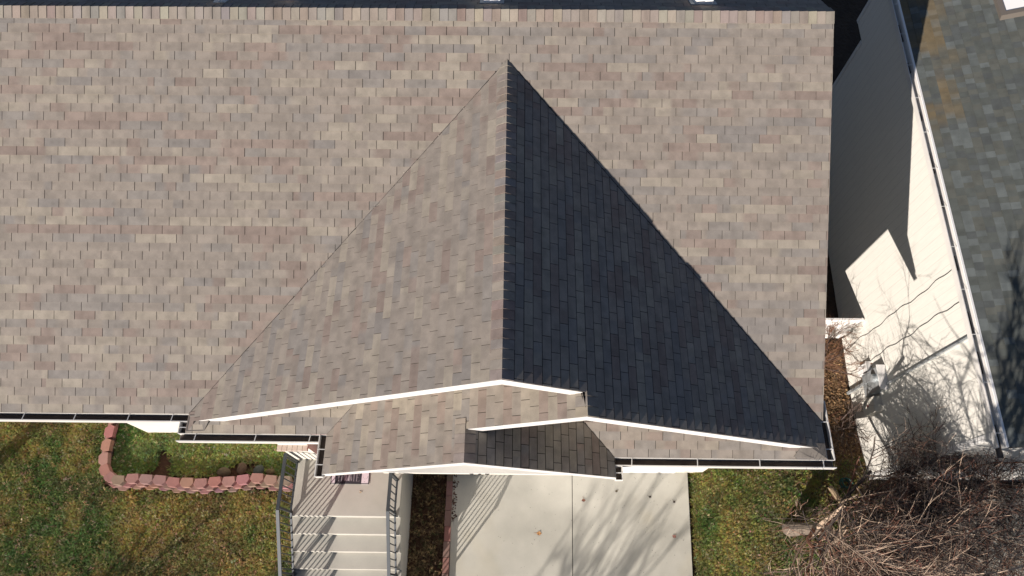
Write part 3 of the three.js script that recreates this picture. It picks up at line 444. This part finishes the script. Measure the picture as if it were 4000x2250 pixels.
// its gutter: trough along the eave
{ const q = (z, off, y) => NW(z, y, off), tr = new GB(), z0 = -10.5, z1 = 0.35, strip = (o0, o1, y0, y1) => tr.prism([q(z0, o0, y1), q(z1, o0, y1), q(z1, o1, y1), q(z0, o1, y1)], [q(z0, o0, y0), q(z1, o0, y0), q(z1, o1, y0), q(z0, o1, y0)]);
  strip(-0.11, -0.004, -0.2, -0.194); strip(-0.11, -0.098, -0.1935, -0.09); strip(-0.012, -0.004, -0.1935, -0.085); const gu = tr.build('gutter', M.gutter, neigh);
  const r = rng(9); for (let z = -10; z < 0.3; z += 0.78) new GB().bar(q(z, -0.108, -0.086), q(z, 0.02, -0.08), 0.01, 0.004).build('gutter_strap', M.white, gu);
  for (let z = -10.2; z < 0.2; z += 0.35 + 0.9 * r()) { const l = 0.15 + 0.4 * r(); new GB().prism([q(z, -0.097, -0.18), q(z + l, -0.097, -0.165), q(z + l, -0.013, -0.17), q(z, -0.013, -0.185)], [q(z, -0.097, -0.1935), q(z + l, -0.097, -0.1935), q(z + l, -0.013, -0.1935), q(z, -0.013, -0.1935)]).build('gutter_dirt', M.grime, gu); }
  const dr = new GB(); dr.prism([q(z0, -0.003, -0.068), q(z1, -0.003, -0.068), q(z1, 0.03, -0.066), q(z0, 0.03, -0.066)], [q(z0, -0.003, -0.11), q(z1, -0.003, -0.11), q(z1, 0.03, -0.11), q(z0, 0.03, -0.11)]); dr.build('drip_edge', M.vinyl, neigh); }
// service equipment on that wall
{ const b = (z0, z1, y0, y1, o0, o1) => new GB().prism([NW(z0, y1, -o1), NW(z1, y1, -o1), NW(z1, y1, -o0), NW(z0, y1, -o0)], [NW(z0, y0, -o1), NW(z1, y0, -o1), NW(z1, y0, -o0), NW(z0, y0, -o0)]);
  const mt = thing('electric_meter', 'grey electric meter box on the cream wall of the neighbour house', 'meter', [nx(-1.6), -3.7, -1.6]);
  b(-1.82, -1.36, -3.62, -2.95, 0.002, 0.14).build('meter_cabinet', M.metal, mt); b(-1.84, -1.34, -2.949, -2.93, 0.002, 0.17).build('meter_lid', M.vinyl, mt); b(-1.78, -1.62, -3.55, -3.3, 0.1405, 0.15).build('breaker_door', M.metal, mt);
  { const c = NW(-1.62, -3.13, -0.14), gb = new GB().tube([c, c.clone().add(V3(-0.08, 0, 0)), c.clone().add(V3(-0.09, 0, 0))], [0.085, 0.08, 0.0], 16); gb.build('meter_dial', M.metal, mt); }
  new GB().bar(NW(-1.45, -2.93, -0.025), NW(-1.45, -0.2, -0.025), 0.034, 0.034).build('conduit', M.metal, mt); new GB().bar(NW(-1.68, -4.55, -0.07), NW(-1.68, -3.62, -0.07), 0.05, 0.05).build('conduit', M.metal, mt);
  const cb = thing('utility_box', 'cream utility cabinet mounted low on the wall below the meter', 'box', [nx(-1.2), -3.8, -1.2]); b(-1.3, -1.0, -3.75, -3.28, 0.002, 0.15).build('cabinet', M.wall, cb); b(-1.285, -1.015, -3.74, -3.29, 0.1505, 0.165).build('cabinet_door', M.wall, cb); b(-1.17, -1.13, -3.56, -3.5, 0.1655, 0.17).build('warning_label', M.door, cb);
  const pb = thing('wall_panel_box', 'small cream access box on the wall beside the grey meter', 'box', [nx(-2), -3.8, -2]); b(-2.06, -1.87, -3.85, -3.45, 0.002, 0.09).build('cabinet', M.vinyl, pb); b(-2.07, -1.86, -3.449, -3.43, 0.002, 0.11).build('cabinet_lid', M.vinyl, pb);
  const wob = (z, s, o) => { const pts = []; for (let y = -4.3; y <= -0.18; y += 0.12) pts.push(NW(z + 0.02 * Math.sin(y * 4 + s) + 0.015 * Math.sin(y * 11 + s), y, -o)); return pts; };
  for (const [z, s, label] of [[-2.66, 1, 'thin black cable running up the wall, farther from the meter'], [-2.09, 3, 'thin black cable running up the wall, nearer to the meter']]) { const p = wob(z, s, 0.012); new GB().tube(p, p.map(() => 0.0042), 5).build('cable', M.black, scene, { label, category: 'cable', group: 'cables on the neighbour wall' }); } }
// white fence panel between the houses
{ const f = thing('fence', 'short white board fence closing the gap between the two houses', 'fence', [6, -4.5, -2.97]); for (let k = 0, x = 4.42; x < 7.44; x += 0.152, k++) box(x, Math.min(x + 0.148, 7.5), -4.6, -3.42 + 0.004 * Math.sin(k * 9), -2.985, -2.965).build('board', M.vinyl, f); box(4.42, 7.5, -3.418, -3.37, -3.0, -2.955).build('cap_rail', M.vinyl, f); box(4.42, 7.5, -4.3, -4.22, -3.02, -2.986).build('cross_rail', M.vinyl, f); }

// ================================================================= TREES AND SHRUBS
function grow(seed, o) {                                     // returns { trunk: GB, limbs: GB, twigs: GB }
  const r = rng(seed), out = { trunk: new GB(), limbs: new GB(), twigs: new GB(), n: 0 };
  const rec = (p, d, len, rad, depth) => {
    const n = depth === 0 ? 5 : depth < 3 ? 4 : 3, pts = [p.clone()], rads = [rad]; let q = p.clone(), dir = d.clone();
    for (let i = 0; i < n; i++) { dir.add(V3(r() - 0.5, r() - 0.5, r() - 0.5).multiplyScalar(o.wobble * (depth ? 1 : 0.3))).add(V3(0, o.lift * (depth > 0 ? 1 : 0), 0)).normalize(); q = q.clone().addScaledVector(dir, len / n); pts.push(q); rads.push(lerp(rad, rad * (depth >= o.depth ? 0.3 : depth ? 0.62 : 0.45), (i + 1) / n)); }
    if (!depth) { pts.push(q.clone().addScaledVector(dir, rad * 0.5)); rads.push(0.002); }
    if (o.keep && depth > 2 && !o.keep(pts[n])) return;
    const q2 = r(), shade = 0.75 + 0.5 * r(), tn = o.tones ? (q2 < o.mix[0] ? o.tones[0] : q2 < o.mix[1] ? o.tones[1] : o.tones[2]).map((v) => v * shade) : null;
    (depth === 0 ? out.trunk : depth < o.depth - 1 ? out.limbs : out.twigs).tube(pts, rads, depth === 0 ? 10 : depth < 2 ? 6 : depth < o.depth - 1 ? 4 : 3, depth ? tn : null); out.n++;
    if (depth >= o.depth) return;
    const kids = o.kids[depth]; for (let k = 0; k < kids; k++) {
      const t = depth === 0 ? lerp(0.72, 1, k / Math.max(1, kids - 1)) : lerp(0.25, 1, (k + r()) / kids), i = Math.min(n - 1, Math.floor(t * n)), b = pts[i].clone().lerp(pts[i + 1], t * n - i);
      const side = V3(r() - 0.5, r() - 0.5, r() - 0.5).cross(dir).normalize(), nd2 = dir.clone().multiplyScalar(Math.cos(o.angle * (0.6 + 0.7 * r()))).addScaledVector(side, Math.sin(o.angle * (0.6 + 0.7 * r()))); if (o.bias) nd2.addScaledVector(o.bias, depth < 2 ? 0.35 : 0.12); if (o.keep && depth < 3 && !o.keep(b.clone().addScaledVector(nd2, len * 0.7))) nd2.z = Math.abs(nd2.z) * 0.6 + 0.3;
      rec(b, nd2.normalize(), len * o.ratio * (0.7 + 0.6 * r()) * (depth === 0 ? o.first : 1), Math.max(o.minR, rads[i] * (depth === 0 ? 0.45 : 0.55)), depth + 1);
    }
  };
  for (const s of o.stems) rec(s[0], s[1].clone().normalize(), s[2], s[3], o.start || 0); return out;
}
function tree(name, label, base, seed, o, mats, group) { const t = thing(name, label, 'tree', base, group), p = grow(seed, o); if (p.trunk.p.length) p.trunk.build('trunk', mats[0], t); p.limbs.build('limbs', mats[1], t); p.twigs.build('twigs', mats[2], t); return t; }
tree('bare_tree', 'tangled leafless tree spreading in front of the neighbour house', [5.56, -4.1, 1.16], 7, { stems: [[V3(5.52, -4.15, 1.16), V3(0.16, 1, 0.02), 1.4, 0.15]], kids: [8, 7, 7, 6, 5], depth: 5, wobble: 0.42, lift: 0.02, angle: 0.85, ratio: 0.66, first: 2.0, minR: 0.0034, bias: V3(0.75, 0.1, 0.75), keep: (p) => p.z > lerp(1.1, -1.1, sstep(5.2, 7.4, p.x)) && (p.z + 1.3 * (p.x - 7.4) > -1.0 || hash2(p.x * 60, p.z * 60, 3) > 0.3), tones: [[0.38, 0.285, 0.21], [0.055, 0.042, 0.037], [0.2, 0.095, 0.062]], mix: [0.38, 0.8] }, [M.bark, M.branch, M.branch]);
tree('bare_tree', 'second leafless tree in the thicket with reddish twigs at the frame corner', [7.3, -4.1, 2.9], 19, { stems: [[V3(7.3, -4.15, 2.9), V3(0.1, 1, -0.1), 1.0, 0.09]], kids: [7, 6, 6, 5, 4], depth: 5, wobble: 0.42, lift: 0.02, angle: 0.9, ratio: 0.66, first: 1.9, minR: 0.004, bias: V3(0.3, 0.05, -0.2), keep: (p) => p.z > lerp(1.1, -0.9, sstep(5.4, 7.8, p.x)), tones: [[0.38, 0.285, 0.21], [0.055, 0.042, 0.037], [0.2, 0.095, 0.062]], mix: [0.36, 0.76] }, [M.bark, M.branch, M.branch]);
tree('bare_tree', 'dark leafless tree nearest the front corner of the neighbour house', [8.25, -4.1, 1.2], 57, { stems: [[V3(8.25, -4.15, 1.2), V3(0.02, 1, -0.25), 1.5, 0.08]], kids: [8, 6, 6, 5, 4], depth: 5, wobble: 0.42, lift: 0.03, angle: 0.85, ratio: 0.62, first: 1.5, minR: 0.004, bias: V3(-0.15, 0.15, -0.45), keep: (p) => p.z > lerp(0.9, -1.3, sstep(6.2, 7.6, p.x)), tones: [[0.24, 0.18, 0.135], [0.04, 0.032, 0.029], [0.16, 0.065, 0.04]], mix: [0.14, 0.82] }, [M.bark, M.branch, M.branch]);
tree('shrub', 'leafless rust brown shrub against the white fence and wall', [7.0, -4.4, -2.35], 23, { start: 1, stems: [0, 1, 2, 3, 4, 5, 6].map((k) => [V3(6.75 + 0.06 * k, -4.5, -2.35 + 0.1 * Math.sin(k * 5)), V3(0.5 * Math.sin(k * 2.1), 1, 0.5 * Math.cos(k * 3.3)), 0.8, 0.016]), kids: [0, 6, 5, 4], depth: 4, wobble: 0.35, lift: 0.02, angle: 0.6, ratio: 0.6, first: 1, minR: 0.0035 }, [M.bark, M.twig, M.twigRed]);
tree('shrub', 'low tangle of pale suckers around the foot of the bare tree', [5.7, -4.1, 1.5], 83, { start: 1, stems: [0, 1, 2, 3, 4, 5, 6, 7].map((k) => [V3(5.45 + 0.16 * k, -4.15, 1.25 + 0.28 * Math.sin(k * 4.1) + 0.12 * k), V3(0.7 * Math.sin(k * 2.1), 1, 0.7 * Math.cos(k * 3.3)), 0.55, 0.011]), kids: [0, 6, 5, 4], depth: 4, wobble: 0.4, lift: 0.02, angle: 0.7, ratio: 0.62, first: 1, minR: 0.0035, tones: [[0.28, 0.21, 0.155], [0.07, 0.052, 0.045], [0.19, 0.085, 0.06]], mix: [0.35, 0.75] }, [M.bark, M.branch, M.branch]);
tree('shrub', 'thin olive twiggy shrub growing below the grey meter', [7.25, -4.4, -0.9], 29, { start: 1, stems: [0, 1, 2, 3, 4].map((k) => [V3(7.05 + 0.05 * k, -4.55, -0.95 + 0.1 * Math.sin(k * 5)), V3(0.3 * Math.sin(k * 2.1), 1, 0.4 * Math.cos(k * 3.3)), 0.65, 0.012]), kids: [0, 5, 4, 3], depth: 4, wobble: 0.3, lift: 0.05, angle: 0.5, ratio: 0.6, first: 1, minR: 0.003 }, [M.bark, M.twig, M.twigPale]);
// trees beyond the bottom of the frame whose shadows cross the lawn and the drive
tree('street_tree', 'bare tree standing below the picture whose shadow streaks the driveway', [-7.4, -4.1, 14.0], 41, { stems: [[V3(-7.4, -4.2, 14.0), V3(0, 1, 0), 3.2, 0.16]], kids: [7, 4, 3, 2], depth: 4, wobble: 0.25, lift: 0.05, angle: 0.7, ratio: 0.62, first: 0.75, minR: 0.02 }, [M.bark, M.bark, M.twig], 'trees outside the picture');
tree('street_tree', 'bare tree left of the picture whose trunk shadow crosses the lawn', [-11.85, -3.4, 3.15], 43, { stems: [[V3(-11.85, -3.6, 3.15), V3(0, 1, 0), 2.4, 0.2]], kids: [5, 4, 3, 3], depth: 4, wobble: 0.25, lift: 0.05, angle: 0.6, ratio: 0.5, first: 0.9, minR: 0.006 }, [M.bark, M.bark, M.twig], 'trees outside the picture');
tree('street_tree', 'bare tree below the picture shading the lower lawn', [-9.6, -3.8, 6.9], 47, { stems: [[V3(-9.6, -3.9, 6.9), V3(0, 1, 0), 1.1, 0.14]], kids: [7, 5, 4, 3], depth: 4, wobble: 0.25, lift: 0.02, angle: 0.8, ratio: 0.62, first: 1.3, minR: 0.016 }, [M.bark, M.bark, M.twig], 'trees outside the picture');

tree('street_tree', 'tall bare tree below the picture shading the neighbour roof', [3.8, -4.1, 6.6], 91, { stems: [[V3(3.8, -4.2, 6.6), V3(0, 1, 0), 6.3, 0.17]], kids: [10, 7, 5, 4], depth: 4, wobble: 0.35, lift: 0.04, angle: 0.75, ratio: 0.55, first: 0.62, minR: 0.016, bias: V3(0.1, 0.2, 0.1) }, [M.bark, M.bark, M.twig], 'trees outside the picture');

// ================================================================= GRASS, LITTER, SMALL THINGS
function scatter(name, label, category, seed, count, geo, material, where, tone) {
  const im = new THREE.InstancedMesh(geo, material, count), r = rng(seed), d = new THREE.Object3D(), c = new THREE.Color(); let n = 0, tries = 0;
  while (n < count && tries++ < count * 6) { const q = where(r); if (!q) continue; d.position.set(q[0], q[1] + GY, q[2]); d.rotation.set(q[4] ? 0.5 * (r() - 0.5) : 0, r() * Math.PI * 2, q[4] ? 0.5 * (r() - 0.5) : 0); d.scale.setScalar(q[3]); d.updateMatrix(); im.setMatrixAt(n, d.matrix); c.setRGB(...tone(r, q[0], q[2])); im.setColorAt(n, c); n++; }
  im.count = n; im.name = name; im.userData = { kind: 'stuff', label, category }; im.castShadow = im.receiveShadow = true; scene.add(im); return im;
}
function tuft(seed, blades, len, spread) { const r = rng(seed), gb = new GB(); for (let k = 0; k < blades; k++) { const a = r() * 6.283, b = a + 0.8 * (r() - 0.5), o = V3(Math.cos(b) * 0.02 * r(), 0, Math.sin(b) * 0.02 * r()), l = len * (0.6 + 0.7 * r()), lean = spread * (0.3 + 0.9 * r()), w = 0.0032, s = V3(-Math.sin(a) * w, 0, Math.cos(a) * w), m = o.clone().add(V3(Math.cos(a) * l * lean * 0.4, l * 0.6, Math.sin(a) * l * lean * 0.4)), t = o.clone().add(V3(Math.cos(a) * l * lean, l * (0.95 - 0.3 * lean), Math.sin(a) * l * lean)); gb.tri(o.clone().sub(s), o.clone().add(s), m.clone().add(s)).tri(o.clone().sub(s), m.clone().add(s), m.clone().sub(s)).tri(m.clone().sub(s), m.clone().add(s), t); } return gb.geo(); }
const grassMat = mat({ color: 0xffffff, roughness: 0.9 });
const tufts = tuft(1, 9, 0.075, 0.95);
const grassTone = (r, x, z) => { const a = fbm(x * 0.9 + 30, z * 0.9 + 30, 4, 101), b = fbm(x * 3 + 30, z * 3 + 30, 3, 103), dry = clamp(0.45 + (a - 0.5) * 1.8 + (b - 0.5) * 2.6 + 0.5 * (r() - 0.5)), br = sstep(0.5, 0.62, fbm(x * 1.6 + 70, z * 1.6 + 70, 4, 107)), c = mixc(mixc([0.05, 0.088, 0.017], [0.205, 0.168, 0.042], dry), [0.09, 0.055, 0.028], br * 0.35), q = r(); const k = q < 0.08 ? [0.3, 0.24, 0.13] : q < 0.13 ? [0.12, 0.075, 0.035] : c; return k.map((v) => v * (0.95 + 0.9 * r())); };
const inBed = (x, z) => x > -7.62 && z < 0.68;
scatter('lawn_grass', 'short patchy green and straw grass on the left lawn', 'grass', 201, 46000, tufts, grassMat, (r) => { const x = lerp(-10.2, -3.87, r()), z = lerp(-0.9, 2.75, r()); if (inBed(x, z)) return null; if (r() > 0.35 + 1.1 * fbm(x * 2 + 9, z * 2 + 9, 3, 111)) return null; return [x, hLawn(x, z) - 0.004, z, (0.45 + 0.7 * r()) * (0.6 + 0.9 * fbm(x * 4 + 2, z * 4 + 2, 3, 119))]; }, grassTone);
scatter('bed_grass', 'weedy green growth in the raised bed', 'grass', 203, 9000, tufts, grassMat, (r) => { const x = lerp(-7.4, -3.95, r()), z = lerp(-0.5, 0.42, r()); const f = fbm(x * 1.7 + 5, z * 2.5 + 5, 3, 113) + 0.25 * sstep(0.35, -0.1, z); if (f < 0.43 || r() > (f - 0.26) * 2.6) return null; return [x, hBed(x, z) - 0.004, z, 0.6 + 0.9 * r()]; }, (r, x, z) => { const c = grassTone(r, x, z); return [c[0] * 0.8, c[1] * 1.05, c[2]]; });
scatter('side_lawn_grass', 'short grass between the driveway and the bare tree', 'grass', 205, 22000, tufts, grassMat, (r) => { const x = lerp(3.45, 7.6, r()), z = lerp(-0.3, 2.7, r()); if (x < 3.72 - 0.03 * z || r() < sstep(5.6, 6.8, x + 0.5 * fbm(x * 2, z * 2 + 7, 2, 5)) * 0.8) return null; return [x, hSide(x, z) - 0.004, z, 0.7 + 0.6 * r()]; }, (r, x, z) => { const c = grassTone(r, x, z); return [c[0] * 0.92, c[1] * 1.02, c[2]]; });
scatter('strip_weeds', 'dry dark weeds in the strip beside the driveway', 'weeds', 207, 900, tufts, grassMat, (r) => { const x = lerp(-1.86, -1.2, r()), z = lerp(0.1, 2.8, r()); if (r() > fbm(x * 3 + 3, z * 2 + 3, 3, 117) + sstep(0.6, 2.4, z) * 0.3) return null; return [x, -4.125, z, 0.7 + 0.8 * r()]; }, (r) => { const q = r(); return q < 0.3 ? [0.3, 0.21, 0.1] : q < 0.8 ? [0.1, 0.06, 0.032] : [0.07, 0.07, 0.025]; });
const leafGeo = new GB().tri(V3(-0.02, 0.004, 0), V3(0, 0.0, 0.012), V3(0.022, 0.007, 0)).tri(V3(-0.02, 0.004, 0), V3(0.022, 0.007, 0), V3(0, 0.01, -0.013)).geo();
scatter('leaf_litter', 'brown fallen leaves along the foot of the neighbour wall', 'leaves', 211, 16000, leafGeo, grassMat, (r) => { const x = lerp(5.6, 7.4, r()), z = lerp(-2.9, 2.6, r()); if (x < 6.35 + 0.25 * fbm(z * 2, 3, 2, 9) - 0.45 * sstep(0, 1.5, z)) return null; return [x, hSide(x, z) + 0.006 + 0.02 * r(), z, 0.8 + 1.1 * r(), 1]; }, (r) => { const q = r(), k = 0.6 + 0.8 * r(); return (q < 0.5 ? [0.17, 0.095, 0.042] : q < 0.8 ? [0.1, 0.06, 0.032] : [0.26, 0.17, 0.085]).map((v) => v * k); });
scatter('lawn_leaves', 'pale dry leaf bits scattered over the left lawn', 'leaves', 213, 420, leafGeo, grassMat, (r) => { const x = lerp(-10, -3.9, r()), z = lerp(-0.5, 2.6, r()); if (inBed(x, z)) return null; return [x, hLawn(x, z) + 0.035, z, 0.5 + 1.1 * r() * r(), 1]; }, (r) => { const k = 0.6 + 0.7 * r(); return [0.42 * k, 0.33 * k, 0.2 * k]; });
scatter('roof_debris', 'small pale leaf scraps caught along the left roof valley', 'debris', 221, 70, leafGeo, grassMat, (r) => { const t = r(), x = -0.3 - 4 * t, z = -W - x + 0.05 * (r() - 0.5); return [x, -z / 2 + 0.012, z, 0.25 + 0.45 * r() * r(), 1]; }, (r) => { const k = 0.3 + 0.9 * r(); return [0.5 * k, 0.44 * k, 0.36 * k]; });
scatter('yard_twigs', 'fallen twigs littering the ground under the bare tree', 'twigs', 215, 3800, new GB().bar(V3(-0.14, 0.012, 0), V3(0.02, 0.02, 0.012), 0.006, 0.005).bar(V3(0.02, 0.02, 0.012), V3(0.13, 0.012, -0.01), 0.004, 0.004).geo(), grassMat, (r) => { const x = lerp(5.2, 10.5, r()), z = lerp(-1.2, 2.9, r()); if (r() > sstep(5.0, 6.4, x)) return null; return [x, Math.max(hSide(x, z), x > 8.4 && z > 0.35 ? -4.06 : -9) + 0.02 * r(), z, 0.4 + 1.2 * r(), 1]; }, (r) => { const k = 0.5 + 0.9 * r(); return r() < 0.3 ? [0.18 * k, 0.08 * k, 0.05 * k] : [0.13 * k, 0.1 * k, 0.08 * k]; });
// single leaves on the driveway and landing
{ const leaf = (x, y, z, s, a, c, label) => { const gb = new GB(), n = 9, rim = []; for (let k = 0; k < n; k++) { const t = k / n * 6.283, q = s * (0.7 + 0.35 * Math.abs(Math.cos(t * 2.5))); rim.push(V3(x + Math.cos(t + a) * q, y + 0.006 + 0.008 * (k % 2), z + Math.sin(t + a) * q * 0.75)); } for (let k = 0; k < n; k++) gb.tri(V3(x, y + 0.004, z), rim[(k + 1) % n], rim[k]); gb.bar(V3(x, y + 0.005, z), V3(x - Math.cos(a) * s * 2, y + 0.004, z - Math.sin(a) * s * 2), 0.004, 0.003); gb.build('fallen_leaf', mat({ color: lin(...c), roughness: 0.9 }), scene, { label, category: 'leaf', group: 'single leaves on the concrete' }); };
  leaf(0.653, -4.1, 1.297, 0.05, 0.1, [0.42, 0.22, 0.09], 'orange leaf with a long stem on the left driveway slab');
  leaf(1.541, -4.1, 0.667, 0.04, 1.4, [0.2, 0.09, 0.06], 'dark red leaf just right of the driveway joint');
  leaf(3.284, -4.1, 1.325, 0.042, 2.2, [0.28, 0.14, 0.11], 'curled reddish leaf near the right edge of the driveway');
  leaf(2.869, -4.1, 0.584, 0.03, 0.4, [0.06, 0.05, 0.04], 'small black leaf scrap on the upper right driveway');
  leaf(3.34, -4.1, 0.677, 0.028, 1.0, [0.08, 0.06, 0.05], 'small dark leaf by the grass edge of the driveway');
  leaf(2.202, -4.1, 0.483, 0.028, 2.6, [0.09, 0.07, 0.04], 'tiny brown leaf on the driveway below the short gutter');
  leaf(-2.62, -2.75, 0.74, 0.022, 0.8, [0.6, 0.5, 0.36], 'tiny pale leaf on the landing beside the doormat'); }
scatter('drive_grit', 'tiny dark specks of grit on the driveway', 'grit', 217, 160, leafGeo, grassMat, (r) => { const x = lerp(-0.9, 3.5, Math.pow(r(), 0.6)), z = lerp(0.2, 2.2, r()); return [x, -4.095, z, 0.18 + 0.25 * r()]; }, () => [0.05, 0.045, 0.04]);
scatter('border_leaves', 'dark curled leaves caught along the driveway edging', 'leaves', 219, 60, leafGeo, grassMat, (r) => [lerp(-1.06, -0.95, r() * r()), -4.09, lerp(0.15, 1.1, r()), 0.7 + 0.8 * r(), 1], (r) => { const k = 0.5 + r(); return [0.1 * k, 0.055 * k, 0.04 * k]; });
// garden hose, log, buckets under the tree
{ const pts = []; for (let k = 0; k <= 90; k++) { const a = k / 90 * 6.283 * 4, q = 0.1 + 0.03 * Math.sin(k * 0.23) + 0.012 * Math.sin(k * 0.7); pts.push(V3(6.86 + Math.cos(a) * q, hSide(6.86, 0.3) + 0.03 + k * 0.0007, 0.28 + Math.sin(a) * q * 0.9)); } new GB().tube(pts, pts.map(() => 0.014), 7).build('garden_hose', mat({ color: lin(0.015, 0.085, 0.065), roughness: 0.5 }), scene, { label: 'coiled green garden hose on the ground under the roof corner', category: 'hose' });
  const lg = thing('log', 'short pale cut log lying on the grass near the downspout', 'log', [6.56, -4.1, 0.53]); new GB().tube([V3(6.46, -4.05, 0.35), V3(6.56, -4.045, 0.53), V3(6.66, -4.05, 0.7)], [0.05, 0.053, 0.048], 10).build('log_bark', mat({ color: lin(0.26, 0.19, 0.115), map: texBark }), lg); new GB().tube([V3(6.455, -4.05, 0.345), V3(6.457, -4.05, 0.349)], [0.001, 0.049], 10).tube([V3(6.661, -4.05, 0.701), V3(6.663, -4.05, 0.705)], [0.047, 0.001], 10).build('cut_face', mat({ color: lin(0.48, 0.38, 0.24) }), lg);
  const bucket = (x, z, c, label) => { const b = thing('bucket', label, 'bucket', [x, -4.1, z], 'buckets under the tree'), m = mat({ color: lin(...c), roughness: 0.5 }), gm = new THREE.LatheGeometry([[0.001, 0], [0.1, 0], [0.13, 0.22], [0.14, 0.225], [0.12, 0.22], [0.092, 0.012], [0.001, 0.012]].map(([a, y]) => new THREE.Vector2(a, y)), 20); gm.translate(x, -4.1, z); place(gm, 'pail', m, b); const h = []; for (let k = 0; k <= 12; k++) { const a = k / 12 * Math.PI; h.push(V3(x + Math.cos(a) * 0.135, -3.88 + 0.02, z + Math.sin(a) * 0.13)); } new GB().tube(h, h.map(() => 0.004), 5).build('handle', M.metal, b); };
  bucket(7.72, 1.82, [0.5, 0.02, 0.02], 'red plastic bucket under the bare tree'); bucket(7.56, 1.5, [0.7, 0.7, 0.7], 'white plastic bucket under the bare tree'); }

scene.traverse((o) => { if (o.isMesh) o.castShadow = o.receiveShadow = true; });
renderer.render(scene, camera);
